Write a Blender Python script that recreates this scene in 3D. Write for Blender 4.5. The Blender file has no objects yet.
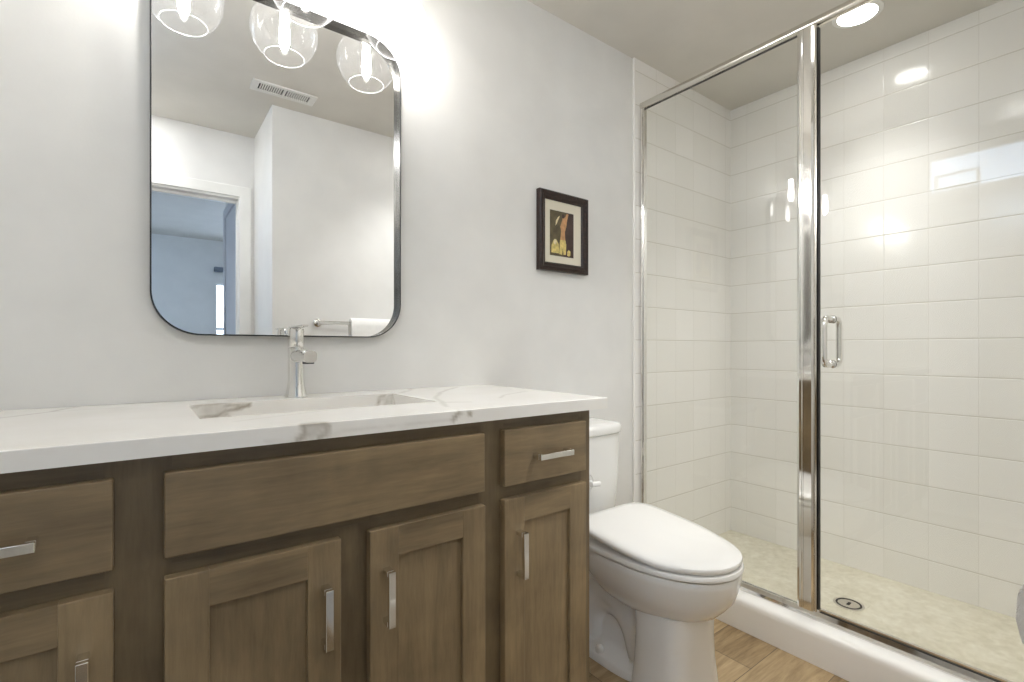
import bpy, bmesh, math, random
from mathutils import Vector, Matrix, noise
random.seed(7)
SC = bpy.context.scene
COL = SC.collection
PI = math.pi

# ---------------------------------------------------------------- camera
cd = bpy.data.cameras.new('camera')
cam = bpy.data.objects.new('camera', cd); COL.objects.link(cam)
cd.sensor_width = 36.0
cd.lens = 488.0/1024*36
cd.shift_y = 7.5/1024
cd.clip_start = 0.005
cam.location = (0, -1.461, 1.05)
cam.rotation_euler = (PI/2, 0, math.radians(52.98-90))
SC.camera = cam

# ---------------------------------------------------------------- world, exposure
w = bpy.data.worlds.new('world'); SC.world = w; w.use_nodes = True
bg = w.node_tree.nodes['Background']
bg.inputs[0].default_value = (0.60, 0.76, 1.0, 1); bg.inputs[1].default_value = 2.9
SC.view_settings.view_transform = 'Standard'
SC.view_settings.look = 'None'
SC.view_settings.gamma = 1
SC.view_settings.use_curve_mapping = False
SC.view_settings.exposure = 1.43
SC.cycles.use_denoising = True
SC.cycles.max_bounces = 14
SC.cycles.diffuse_bounces = 6
SC.cycles.glossy_bounces = 8
SC.cycles.transparent_max_bounces = 24
SC.cycles.sample_clamp_indirect = 6.0
BULB_E = 46.0
CAN_SHOWER = 11.0
SPOT_SHOWER = 22.5
FILL_SPOT_ROOM = 34.0
FILL_ROOM = 3.0
FILL_ENTRY = 13.5

# blue fill added at an unseen side window, standing in for bedroom daylight
def area(name, loc, rot, sx, sy, power, color):
    l = bpy.data.lights.new(name, 'AREA'); l.shape = 'RECTANGLE'; l.size = sx; l.size_y = sy
    l.energy = power; l.color = color
    o = bpy.data.objects.new(name, l); COL.objects.link(o); o.location = loc; o.rotation_euler = rot
    return o
area('bedroom_side_fill', (-1.72, -4.2, 1.45), (0, -PI/2, 0), 1.2, .8, 2.0, (0.42, 0.68, 1.0))

# ---------------------------------------------------------------- materials
def S(r, g, b):
    f = lambda c: (c/255/12.92) if c/255 <= .04045 else ((c/255+.055)/1.055)**2.4
    return (f(r), f(g), f(b), 1)

class NT:
    def __init__(s, name):
        s.m = bpy.data.materials.new(name); s.m.use_nodes = True
        s.t = s.m.node_tree; s.n = s.t.nodes; s.l = s.t.links
        s.b = s.n.get('Principled BSDF'); s.out = s.n.get('Material Output')
    def add(s, typ, **kw):
        x = s.n.new(typ)
        for k, v in kw.items(): setattr(x, k, v)
        return x
    def link(s, a, b): s.l.new(a, b)
    def math(s, op, a, b=None, c=None):
        x = s.add('ShaderNodeMath', operation=op)
        for i, v in enumerate((a, b, c)):
            if v is None: continue
            if isinstance(v, (int, float)): x.inputs[i].default_value = v
            else: s.link(v, x.inputs[i])
        return x.outputs[0]
    def ramp(s, fac, stops):
        x = s.add('ShaderNodeValToRGB'); e = x.color_ramp.elements
        while len(e) > 1: e.remove(e[-1])
        e[0].position = stops[0][0]; e[0].color = stops[0][1]
        for p, c in stops[1:]:
            q = e.new(p); q.color = c
        s.link(fac, x.inputs[0]); return x.outputs[0]
    def mix(s, fac, a, b, mode='MIX'):
        x = s.add('ShaderNodeMix', data_type='RGBA', blend_type=mode)
        for i, v in ((0, fac), (6, a), (7, b)):
            if isinstance(v, (int, float, tuple)): x.inputs[i].default_value = v
            else: s.link(v, x.inputs[i])
        return x.outputs[2]
    def coords(s, scale=(1, 1, 1), loc=(0, 0, 0)):
        tc = s.add('ShaderNodeTexCoord'); mp = s.add('ShaderNodeMapping')
        mp.inputs['Scale'].default_value = scale; mp.inputs['Location'].default_value = loc
        s.link(tc.outputs['Object'], mp.inputs[0]); return mp.outputs[0]
    def noise(s, vec, scale, detail=4, rough=.5, dist=0):
        x = s.add('ShaderNodeTexNoise'); x.inputs['Scale'].default_value = scale
        x.inputs['Detail'].default_value = detail; x.inputs['Roughness'].default_value = rough
        x.inputs['Distortion'].default_value = dist
        s.link(vec, x.inputs['Vector']); return x.outputs[0]
    def bump(s, h, strength, dist=.001):
        x = s.add('ShaderNodeBump'); x.inputs['Strength'].default_value = strength
        x.inputs['Distance'].default_value = dist; s.link(h, x.inputs['Height'])
        s.link(x.outputs[0], s.b.inputs['Normal']); return x
    def set(s, **kw):
        for k, v in kw.items():
            s.b.inputs[k.replace('_', ' ')].default_value = v
        return s

def plain(name, col, rough=.5, metal=0, var=.03, scale=6, bump=0, bscale=80, **kw):
    t = NT(name); v = t.coords()
    n = t.noise(v, scale, 3)
    a = tuple(c*(1-var) for c in col[:3])+(1,); b = tuple(min(1, c*(1+var)) for c in col[:3])+(1,)
    t.link(t.ramp(n, [(.3, a), (.7, b)]), t.b.inputs['Base Color'])
    t.set(Roughness=rough, Metallic=metal, **kw)
    if bump: t.bump(t.noise(v, bscale, 4), bump, .0006)
    return t.m

M = {}
M['wall'] = plain('wall_paint', S(228, 227, 224), .55, bump=.25, bscale=160)
M['ceiling'] = plain('ceiling_paint', S(211, 207, 199), .7, bump=.3, bscale=120)
M['trim'] = plain('trim_paint', S(235, 234, 230), .35)
M['grey_door'] = plain('door_grey_paint', S(190, 192, 198), .4)
M['porcelain'] = plain('porcelain', S(238, 237, 234), .06, var=.004, Coat_Weight=.6, Coat_Roughness=.03)
M['seat'] = plain('seat_plastic', S(240, 239, 236), .14, var=.004)
M['acrylic'] = plain('shower_acrylic', S(243, 241, 237), .18, var=.01)
M['chrome'] = plain('chrome', S(232, 231, 228), .07, 1, var=.01)
M['satin'] = plain('brushed_nickel', S(214, 210, 202), .2, 1, var=.02)
M['framemetal'] = plain('brushed_mirror_metal', S(120, 118, 114), .22, 1, var=.03)
M['black'] = plain('black_metal', S(16, 16, 18), .35)
M['gasket'] = plain('dark_gasket', S(22, 20, 20), .4)
M['dark'] = plain('dark_gap', S(30, 30, 32), .7)
M['mat'] = plain('mat_board', S(226, 219, 200), .8)
M['art_bg'] = plain('print_background', S(92, 82, 58), .45, var=.35, scale=30)
M['art_dark'] = plain('print_dark', S(66, 48, 44), .45, var=.3, scale=30)
M['art_skin'] = plain('print_skin', S(198, 150, 104), .45, var=.2, scale=60)
M['art_yellow'] = plain('print_yellow', S(214, 194, 120), .45, var=.25, scale=90)
M['art_cream'] = plain('print_cream', S(226, 212, 170), .45, var=.2, scale=90)
M['vent'] = plain('vent_enamel', S(225, 224, 220), .4)
M['blind'] = plain('blind_slats', S(120, 128, 140), .6)
M['carpet'] = plain('bedroom_carpet', S(170, 165, 158), .95, var=.1, scale=60, bump=.6, bscale=200)

t = NT('mirror_silver'); t.set(Base_Color=(.90, .91, .91, 1), Metallic=1, Roughness=.0)
n_ = t.noise(t.coords(), 3, 2); t.link(t.ramp(n_, [(0, (.90, .91, .91, 1)), (1, (.92, .92, .92, 1))]), t.b.inputs['Base Color']); M['mirror'] = t.m

# picture frame: dark burr wood
t = NT('frame_wood'); v = t.coords()
t.link(t.ramp(t.noise(v, 90, 6, .7, 1.5), [(.4, S(22, 11, 8)), (.58, S(46, 25, 18)), (.78, S(92, 58, 40))]), t.b.inputs['Base Color'])
t.set(Roughness=.28); M['frame'] = t.m

# towel: cotton loops
t = NT('towel_cotton'); v = t.coords()
t.set(Base_Color=S(240, 239, 236), Roughness=.95, Sheen_Weight=.4)
t.link(t.ramp(t.noise(v, 30, 3), [(.2, S(236, 235, 232)), (.8, S(244, 243, 240))]), t.b.inputs['Base Color'])
t.bump(t.noise(v, 600, 3), .8, .003); M['towel'] = t.m

def glass(name, ior=1.45, tint=(1, 1, 1, 1), rough=0.0, extra=0.0, film=0.0):
    t = NT(name); t.n.remove(t.b)
    tr = t.add('ShaderNodeBsdfTransparent'); gl = t.add('ShaderNodeBsdfGlossy')
    nz = t.noise(t.coords(), 2, 2)
    t.link(t.ramp(nz, [(0, tuple(c*.99 for c in tint[:3])+(1,)), (1, tint)]), tr.inputs[0])
    gl.inputs['Roughness'].default_value = rough
    lw = t.add('ShaderNodeLayerWeight'); f0 = ((ior-1)/(ior+1))**2
    fac = t.math('MULTIPLY_ADD', t.math('POWER', lw.outputs['Facing'], 5.0), 1-f0, f0)
    if extra: fac = t.math('ADD', fac, extra)
    mx = t.add('ShaderNodeMixShader'); t.link(fac, mx.inputs[0]); t.link(tr.outputs[0], mx.inputs[1]); t.link(gl.outputs[0], mx.inputs[2])
    if film:
        df = t.add('ShaderNodeBsdfDiffuse'); tl = t.add('ShaderNodeBsdfTranslucent'); m2 = t.add('ShaderNodeMixShader'); m3 = t.add('ShaderNodeMixShader')
        t.link(df.outputs[0], m2.inputs[1]); t.link(tl.outputs[0], m2.inputs[2]); m3.inputs[0].default_value = film
        t.link(mx.outputs[0], m3.inputs[1]); t.link(m2.outputs[0], m3.inputs[2]); mx = m3
    t.link(mx.outputs[0], t.out.inputs[0]); return t.m
M['glass'] = glass('shower_glass', 1.42, (.985, .99, .985, 1))
M['globe'] = glass('globe_glass', 1.62, (.98, .98, .98, 1), film=.022)
M['globe_rim'] = glass('globe_rim_glass', 1.6, (.9, .9, .9, 1), .1, .25, film=.3)
M['pane'] = glass('window_glass', 1.4)

def emit(name, col, strength):
    t = NT(name); t.n.remove(t.b)
    e = t.add('ShaderNodeEmission'); e.inputs[1].default_value = strength
    nz = t.noise(t.coords(), 4, 1)
    t.link(t.ramp(nz, [(0, tuple(c*.98 for c in col[:3])+(1,)), (1, col)]), e.inputs[0])
    t.link(e.outputs[0], t.out.inputs[0]); return t.m
M['bulb'] = emit('bulb_glow', (1, .98, .95, 1), BULB_E)
M['can_shower'] = emit('shower_lens_glow', (1, .985, .96, 1), CAN_SHOWER)
M['fill_room'] = emit('room_fill_glow', (1, .99, .98, 1), FILL_ROOM)
M['fill_entry'] = emit('entry_fill_glow', (.97, .985, 1, 1), FILL_ENTRY)

# stained alder, grain along x or along z
def wood(name, along, tone=1.0):
    t = NT(name)
    st = {'x': (1.3, 14, 14), 'z': (14, 14, 1.3)}[along]
    oi = t.add('ShaderNodeObjectInfo')
    v0 = t.coords(st)
    add = t.add('ShaderNodeVectorMath', operation='ADD'); t.link(v0, add.inputs[0])
    rv = t.add('ShaderNodeCombineXYZ'); r = t.math('MULTIPLY', oi.outputs['Random'], 37.0)
    t.link(r, rv.inputs[0]); t.link(r, rv.inputs[2]); t.link(rv.outputs[0], add.inputs[1]); v = add.outputs[0]
    n1 = t.noise(v, 1.6, 5, .55, .9)
    n2 = t.noise(v, 9, 6, .7, .3)
    blot = t.noise(t.coords((1, 1, 1)), 5.5, 3, .6, .4)
    f = t.math('ADD', t.math('MULTIPLY', n1, .36), t.math('ADD', t.math('MULTIPLY', n2, .24), t.math('MULTIPLY', blot, .40)))
    k = lambda c: tuple(x*tone for x in c[:3])+(1,)
    c = t.ramp(f, [(.33, k(S(98, 83, 63))), (.46, k(S(122, 105, 80))), (.57, k(S(139, 120, 91))), (.70, k(S(160, 138, 105)))])
    t.link(c, t.b.inputs['Base Color'])
    t.set(Roughness=.36, Specular_IOR_Level=.45)
    t.bump(n2, .12, .0008); return t.m
M['wood_x'] = wood('alder_grain_across', 'x', 1.06)
M['wood_z'] = wood('alder_grain_upright', 'z', 1.12)
M['wood_frame'] = wood('alder_face_frame', 'z', .72)

# square glazed wall tile
def tile(name, ax, off_u, off_z=.005, p=.155):
    t = NT(name)
    tc = t.add('ShaderNodeTexCoord'); sp = t.add('ShaderNodeSeparateXYZ'); t.link(tc.outputs['Object'], sp.inputs[0])
    u = t.math('ADD', sp.outputs['XY'.index(ax)], -off_u + 20*p); z = t.math('ADD', sp.outputs[2], -off_z + 20*p)
    du = t.math('PINGPONG', u, p/2); dz = t.math('PINGPONG', z, p/2); d = t.math('MINIMUM', du, dz)
    mr = t.add('ShaderNodeMapRange', interpolation_type='SMOOTHSTEP'); t.link(d, mr.inputs[0])
    mr.inputs[1].default_value = .0006; mr.inputs[2].default_value = .002
    mb = t.add('ShaderNodeMapRange', interpolation_type='SMOOTHSTEP'); t.link(t.math('MINIMUM', t.math('MULTIPLY_ADD', du, 1.0, .0014), dz), mb.inputs[0])
    mb.inputs[1].default_value = .0005; mb.inputs[2].default_value = .0045
    iu = t.math('FLOOR', t.math('DIVIDE', u, p)); iz = t.math('FLOOR', t.math('DIVIDE', z, p))
    cv = t.add('ShaderNodeCombineXYZ'); t.link(iu, cv.inputs[0]); t.link(iz, cv.inputs[1])
    wn = t.add('ShaderNodeTexWhiteNoise', noise_dimensions='2D'); t.link(cv.outputs[0], wn.inputs[0])
    base = t.ramp(wn.outputs[0], [(0, S(238, 236, 231)), (1, S(242, 240, 236))])
    mu = t.add('ShaderNodeMapRange', interpolation_type='SMOOTHSTEP'); t.link(du, mu.inputs[0])
    mu.inputs[1].default_value = .0004; mu.inputs[2].default_value = .0016
    mz = t.add('ShaderNodeMapRange', interpolation_type='SMOOTHSTEP'); t.link(dz, mz.inputs[0])
    mz.inputs[1].default_value = .0006; mz.inputs[2].default_value = .002
    c1 = t.mix(mu.outputs[0], S(229, 226, 220), base)
    t.link(t.mix(mz.outputs[0], S(206, 201, 190), c1), t.b.inputs['Base Color'])
    t.set(Roughness=.13, Specular_IOR_Level=.5)
    # each tile sits at a hair of its own tilt, and the glaze waves a little
    lu = t.math('SUBTRACT', t.math('DIVIDE', u, p), iu)
    tilt = t.math('MULTIPLY', t.math('MULTIPLY', lu, t.math('SUBTRACT', wn.outputs[0], .5)), .35)
    wav = t.math('MULTIPLY', t.noise(tc.outputs['Object'], 9, 2), .55)
    h = t.math('ADD', mb.outputs[0], t.math('ADD', tilt, wav))
    t.bump(h, .55, .0011); return t.m
M['tile_back'] = tile('glazed_tile_back', 'X', 1.806)
M['tile_right'] = tile('glazed_tile_right', 'Y', -.102)

# shower pan floor
t = NT('pan_floor'); v = t.coords()
n = t.noise(v, 28, 8, .75); n2 = t.noise(v, 5, 3)
t.link(t.ramp(t.math('ADD', t.math('MULTIPLY', n, .7), t.math('MULTIPLY', n2, .3)), [(.36, S(196, 190, 168)), (.5, S(211, 205, 186)), (.64, S(224, 220, 204))]), t.b.inputs['Base Color'])
t.set(Roughness=.5); t.bump(n, .3, .001); M['pan'] = t.m

# wood-look plank floor, boards along x
t = NT('plank_floor')
tc = t.add('ShaderNodeTexCoord'); sp = t.add('ShaderNodeSeparateXYZ'); t.link(tc.outputs['Object'], sp.inputs[0])
pw = .179; pl = 1.22
vy = t.math('ADD', sp.outputs[1], .655+40*pw); iy = t.math('FLOOR', t.math('DIVIDE', vy, pw))
sh = t.math('MULTIPLY', iy, .4363); ux = t.math('ADD', sp.outputs[0], t.math('ADD', sh, 20.0))
ix = t.math('FLOOR', t.math('DIVIDE', ux, pl))
cv = t.add('ShaderNodeCombineXYZ'); t.link(ix, cv.inputs[0]); t.link(iy, cv.inputs[1])
wn = t.add('ShaderNodeTexWhiteNoise', noise_dimensions='2D'); t.link(cv.outputs[0], wn.inputs[0])
gv = t.add('ShaderNodeCombineXYZ')
t.link(t.math('MULTIPLY', sp.outputs[0], 1.2), gv.inputs[0]); t.link(t.math('MULTIPLY', sp.outputs[1], 11), gv.inputs[1]); t.link(t.math('MULTIPLY', wn.outputs[0], 50), gv.inputs[2])
g1 = t.noise(gv.outputs[0], 2.6, 6, .65, 1.4); g2 = t.noise(gv.outputs[0], 12, 5, .7, .4)
f = t.math('ADD', t.math('MULTIPLY', g1, .55), t.math('ADD', t.math('MULTIPLY', g2, .25), t.math('MULTIPLY', wn.outputs[0], .24)))
col = t.ramp(f, [(.3, S(98, 80, 55)), (.45, S(138, 115, 82)), (.6, S(172, 148, 112)), (.78, S(198, 174, 136))])
dy = t.math('PINGPONG', vy, pw/2); dx = t.math('PINGPONG', ux, pl/2)
gr = t.add('ShaderNodeMapRange'); t.link(t.math('MINIMUM', dy, dx), gr.inputs[0]); gr.inputs[1].default_value = .0004; gr.inputs[2].default_value = .0014
t.link(t.mix(gr.outputs[0], S(62, 50, 38), col), t.b.inputs['Base Color'])
t.set(Roughness=.42); t.bump(g2, .2, .0008); M['plank'] = t.m

# quartz with grey-brown veins: vein strength stored per vertex
t = NT('veined_quartz')
at = t.add('ShaderNodeAttribute', attribute_name='vein'); v = t.coords()
base = t.ramp(t.noise(v, 7, 4), [(.3, S(237, 234, 228)), (.7, S(243, 241, 237))])
nf = t.noise(v, 60, 4)
fac = t.math('MULTIPLY', at.outputs['Fac'], t.math('ADD', .55, t.math('MULTIPLY', nf, .9)))
fac = t.math('MINIMUM', fac, 1.0)
t.link(t.mix(fac, base, S(162, 153, 138)), t.b.inputs['Base Color'])
t.set(Roughness=.2, Specular_IOR_Level=.5); M['quartz'] = t.m

# ---------------------------------------------------------------- mesh helpers (all given in world metres)
def box(bm, x0, x1, y0, y1, z0, z1, bev=0, seg=2, mi=0):
    vs = [bm.verts.new((x, y, z)) for x in (x0, x1) for y in (y0, y1) for z in (z0, z1)]
    q = [(0, 1, 3, 2), (4, 6, 7, 5), (0, 4, 5, 1), (2, 3, 7, 6), (0, 2, 6, 4), (1, 5, 7, 3)]
    fs = [bm.faces.new([vs[i] for i in f]) for f in q]
    for f in fs: f.material_index = mi
    if bev:
        es = list({e for f in fs for e in f.edges})
        r = bmesh.ops.bevel(bm, geom=es, offset=bev, segments=seg, profile=.5, affect='EDGES')
        for f in r['faces']: f.material_index = mi
    return bm

def B(*a, **k): return box(bmesh.new(), *a, **k)

def rings(bm, rs, cap0=True, cap1=True, closed=True, mi=0, smooth=True):
    vr = [[bm.verts.new(p) for p in r] for r in rs]
    n = len(vr[0])
    for a, b in zip(vr[:-1], vr[1:]):
        for i in range(n if closed else n-1):
            f = bm.faces.new((a[i], a[(i+1) % n], b[(i+1) % n], b[i])); f.smooth = smooth; f.material_index = mi
    if cap0: bm.faces.new(list(reversed(vr[0]))).material_index = mi
    if cap1: bm.faces.new(vr[-1]).material_index = mi
    return vr

def lathe(bm, cx, cy, prof, n=48, cap0=True, cap1=True, axis='z', smooth=True, mi=0):
    rs = []
    for r, h in prof:
        ring = []
        for i in range(n):
            a = 2*PI*i/n; c, s = r*math.cos(a), r*math.sin(a)
            if axis == 'z': ring.append((cx+c, cy+s, h))
            elif axis == 'y': ring.append((cx+c, h, cy-s))
            else: ring.append((h, cx+c, cy+s))
        rs.append(ring)
    rings(bm, rs, cap0, cap1, smooth=smooth, mi=mi); return bm

def tube(bm, pts, rad, n=16, cap=True, flat=None):
    pts = [Vector(p) for p in pts]; rs = []
    up = None
    for i, p in enumerate(pts):
        d = (pts[min(i+1, len(pts)-1)]-pts[max(i-1, 0)]).normalized()
        if up is None: up = d.orthogonal().normalized()
        up = (up-d*up.dot(d)).normalized(); sd = d.cross(up)
        r = rad[i] if isinstance(rad, (list, tuple)) else rad
        rs.append([p+(up*math.cos(2*PI*k/n)+sd*math.sin(2*PI*k/n))*r for k in range(n)])
    rings(bm, rs, cap, cap); return bm

def smoothpath(pts, it=3):
    pts = [Vector(p) for p in pts]
    for _ in range(it):
        q = [pts[0]]
        for a, b in zip(pts[:-1], pts[1:]): q += [a.lerp(b, .25), a.lerp(b, .75)]
        q.append(pts[-1]); pts = q
    return pts

def sup(cx, yf, yb, ym, hx, z, p=2.2, n=64, pb=None):
    """super-ellipse outline: widest at ym, front tip yf (towards -y), back yb"""
    out = []
    for i in range(n):
        a = 2*PI*i/n; c, s = math.cos(a), math.sin(a)
        q = (pb or p) if s > 0 else p
        x = hx*math.copysign(abs(c)**(2/q), c); y = math.copysign(abs(s)**(2/q), s)
        out.append((cx+x, ym+(y*(yb-ym) if y > 0 else y*(ym-yf)), z))
    return out

def rrect(cx, cz, w, h, r, n=10):
    out = []
    for sx, sz, a0 in ((1, 1, 0), (-1, 1, PI/2), (-1, -1, PI), (1, -1, 3*PI/2)):
        for i in range(n+1):
            a = a0+PI/2*i/n; out.append((cx+sx*(w/2-r)+r*math.cos(a), cz+sz*(h/2-r)+r*math.sin(a)))
    return out

def root_of(o):
    while o.parent: o = o.parent
    return o

def obj(name, bm, mats, parent=None, smooth=None):
    me = bpy.data.meshes.new(name)
    bmesh.ops.recalc_face_normals(bm, faces=bm.faces)
    if parent is not None: bmesh.ops.translate(bm, verts=bm.verts, vec=-root_of(parent).location)
    bm.to_mesh(me); bm.free()
    if smooth is not None:
        for p in me.polygons: p.use_smooth = smooth
    for m in (mats if isinstance(mats, (list, tuple)) else [mats]): me.materials.append(m)
    o = bpy.data.objects.new(name, me); COL.objects.link(o)
    if parent is not None: o.parent = parent
    return o

def autosmooth(o, ang=35):
    for p in o.data.polygons: p.use_smooth = True
    o.data.set_sharp_from_angle(angle=math.radians(ang)); return o

def thing(name, label, cat, loc, group=None):
    o = bpy.data.objects.new(name, None); COL.objects.link(o); o.location = loc
    o.empty_display_size = .05
    o['label'] = label; o['category'] = cat
    if group: o['group'] = group
    return o

def tag(o, label, cat):
    o['label'] = label; o['category'] = cat; return o

def struct(name, bm, m, label=None, cat=None):
    o = obj(name, bm, m); o['kind'] = 'structure'
    if label: o['label'] = label
    if cat: o['category'] = cat
    return o

# ---------------------------------------------------------------- the room
CZ = 2.387
XL, XR = -.37, 2.643       # left wall, far shower wall
YF = -1.48                 # near wall, behind the camera's right
YD = -2.02                 # wall with the door to the bedroom
struct('floor', B(XL-.1, XR+.1, -2.14, .1, -.06, 0), M['plank'], 'brown wood-look plank floor laid across the bathroom', 'floor')
struct('floor_bedroom', B(-1.7, 2.7, -5.72, -2.14, -.06, 0), M['carpet'], 'grey carpet of the bedroom beyond the doorway', 'floor')
struct('ceiling', B(XL-.1, XR+.1, -2.14, .1, CZ, CZ+.1), M['ceiling'], 'flat matte off-white ceiling above bathroom and shower', 'ceiling')
struct('ceiling_bedroom', B(-1.7, 2.7, -5.72, -2.14, CZ, CZ+.1), M['ceiling'], 'bedroom ceiling looking blue in the mirror', 'ceiling')
struct('wall_back', B(XL-.1, XR+.1, 0, .1, 0, CZ), M['wall'], 'plain off-white wall behind the mirror, vanity and toilet', 'wall')
struct('wall_right', B(XR, XR+.1, -1.6, .1, 0, CZ), M['wall'], 'end wall that carries the shower tile', 'wall')
# left wall with a high window opening
wy0, wy1, wz0, wz1 = -1.25, -.53, 2.03, 2.30
bm = bmesh.new()
box(bm, XL-.1, XL, -2.14, .1, 0, wz0); box(bm, XL-.1, XL, -2.14, .1, wz1, CZ)
box(bm, XL-.1, XL, -2.14, wy0, wz0, wz1); box(bm, XL-.1, XL, wy1, .1, wz0, wz1)
struct('wall_left', bm, M['wall'], 'off-white side wall left of the vanity with the high window', 'wall')
# near wall (towel side) runs back to the door wall
struct('wall_front', B(.561, XR+.1, YD-.12, YF, 0, CZ), M['wall'], 'off-white wall opposite the mirror carrying the towel bar', 'wall')
# door wall
DX0, DX1, DZ = -.28, .478, 2.0
bm = bmesh.new()
box(bm, XL, DX0, YD-.12, YD, 0, CZ); box(bm, DX1, .561, YD-.12, YD, 0, CZ); box(bm, DX0, DX1, YD-.12, YD, DZ, CZ)
struct('wall_doorway', bm, M['wall'], 'short wall around the bedroom doorway opposite the mirror', 'wall')
# door casing and jamb
bm = bmesh.new()
cw = .062
for y0, y1 in ((YD, YD+.014), (YD-.134, YD-.12)):
    box(bm, DX1-.004, DX1+cw, y0, y1, 0, DZ+cw, .003); box(bm, DX0-cw, DX0+.004, y0, y1, 0, DZ+cw, .003)
    box(bm, DX0, DX1, y0, y1, DZ-.004, DZ+cw, .003)
box(bm, DX1-.005, DX1, YD-.12, YD, 0, DZ); box(bm, DX0, DX0+.016, YD-.12, YD, 0, DZ); box(bm, DX0+.016, DX1-.005, YD-.12, YD, DZ-.016, DZ)
box(bm, DX1-.012, DX1-.004, YD-.085, YD-.055, 0, DZ-.014); box(bm, DX0+.014, DX0+.028, YD-.085, YD-.055, 0, DZ-.014); box(bm, DX0+.028, DX1-.012, YD-.085, YD-.055, DZ-.030, DZ-.014)
struct('door_1', bm, M['trim'], 'white cased doorway seen in the mirror leading to the bedroom', 'doorway')
# passage wall beyond the doorway with a closed grey door in it
bm = bmesh.new(); box(bm, .50, .60, -2.86, YD-.134, 0, CZ)
struct('wall_passage', bm, M['wall'], 'bluish passage wall just beyond the bedroom doorway', 'wall')
bm = bmesh.new()
box(bm, .484, .50, -2.24, -2.17, 0, 2.1, .003); box(bm, .484, .50, -2.86, -2.79, 0, 2.1, .003); box(bm, .484, .50, -2.79, -2.24, 2.03, 2.1, .003)
box(bm, .492, .50, -2.79, -2.24, 0, 2.03)
struct('door_2', bm, M['grey_door'], 'grey door in the passage seen at the mirror doorway edge', 'door')
# bedroom shell
struct('wall_bedroom_left', (lambda b: (box(b, -1.7, -1.6, -5.72, -4.6, 0, CZ), box(b, -1.7, -1.6, -3.8, -2.14, 0, CZ), box(b, -1.7, -1.6, -4.6, -3.8, 0, .8), box(b, -1.7, -1.6, -4.6, -3.8, 2.1, CZ), b)[-1])(bmesh.new()), M['wall'], 'bedroom side wall with an added unseen window opening', 'wall')  # side opening is added out of view to light the far wall
struct('wall_bedroom_right', B(2.6, 2.7, -5.72, -2.14, 0, CZ), M['wall'], 'bedroom wall on the shower side', 'wall')
struct('wall_bedroom_near', B(.60, 2.6, -2.86, -2.76, 0, CZ), M['wall'], 'bedroom wall backing onto the bathroom', 'wall')
struct('wall_bedroom_entry', B(-1.6, XL-.1, -2.14, -2.04, 0, CZ), M['wall'], 'bedroom wall beside the passage', 'wall')
bm = bmesh.new(); bx0, bx1, bz0, bz1 = .705, 1.9, .75, 1.86
box(bm, -1.7, bx0, -5.72, -5.6, 0, CZ); box(bm, bx1, 2.7, -5.72, -5.6, 0, CZ); box(bm, bx0, bx1, -5.72, -5.6, 0, bz0); box(bm, bx0, bx1, -5.72, -5.6, bz1, CZ)
struct('wall_bedroom_far', bm, M['wall'], 'far bedroom wall looking blue through the doorway in the mirror', 'wall')
# bedroom window
bm = bmesh.new(); f = .018
for a in ((bx0, bx0+f, bz0, bz1), (bx1-f, bx1, bz0, bz1), (bx0+f, bx1-f, bz0, bz0+f), (bx0+f, bx1-f, bz1-f, bz1), ((bx0+bx1)/2-.02, (bx0+bx1)/2+.02, bz0+f, bz1-f), (bx0+f, bx1-f, 1.28, 1.31)):
    box(bm, a[0], a[1], -5.68, -5.63, a[2], a[3])
wn_ = struct('window_1', bm, M['trim'], 'bright bedroom window seen as a thin strip in the mirror doorway', 'window')
p = obj('window_pane', B(bx0, bx1, -5.66, -5.655, bz0, bz1), M['pane'], wn_)
rb = thing('window_valance', 'dark grey blind valance above the bedroom window in the mirror', 'blind', (1.3, -5.55, 2.0))
obj('valance_board', B(.69, 1.95, -5.598, -5.53, 2.0, 2.055, .004), M['blind'], rb)
obj('valance_bracket', B(1.0, 1.03, -5.6, -5.56, 1.96, 2.0), M['blind'], rb)
# high side window
bm = bmesh.new(); f = .03
for a in ((wy0, wy0+f, wz0, wz1), (wy1-f, wy1, wz0, wz1), (wy0+f, wy1-f, wz0, wz0+f), (wy0+f, wy1-f, wz1-f, wz1)):
    box(bm, XL-.07, XL-.03, a[0], a[1], a[2], a[3])
cs = .05
for a in ((wy0-cs, wy0, wz0-cs, wz1+cs), (wy1, wy1+cs, wz0-cs, wz1+cs), (wy0, wy1, wz0-cs, wz0), (wy0, wy1, wz1, wz1+cs)):
    box(bm, XL, XL+.014, a[0], a[1], a[2], a[3], .003)
wn2 = struct('window_2', bm, M['trim'], 'high narrow window reflected in the shower door glass', 'window')
obj('window_pane', B(XL-.052, XL-.048, wy0, wy1, wz0, wz1), M['pane'], wn2)
bm = bmesh.new()
for a in ((-.80, -.78, 2.07, 2.17), (-.60, -.58, 2.07, 2.17), (-.78, -.60, 2.07, 2.085), (-.78, -.60, 2.155, 2.17)):
    box(bm, XL-.047, XL-.035, a[0], a[1], a[2], a[3])
obj('small_inner_frame', bm, M['trim'], wn2)

# baseboards
struct('baseboard_back', B(.945, 1.775, -.014, 0, 0, .1, .003), M['trim'], 'white baseboard on the back wall behind the toilet', 'baseboard')
struct('baseboard_front', B(.561, 1.775, YF, YF+.014, 0, .1, .003), M['trim'], 'white baseboard along the towel bar wall', 'baseboard')

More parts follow.
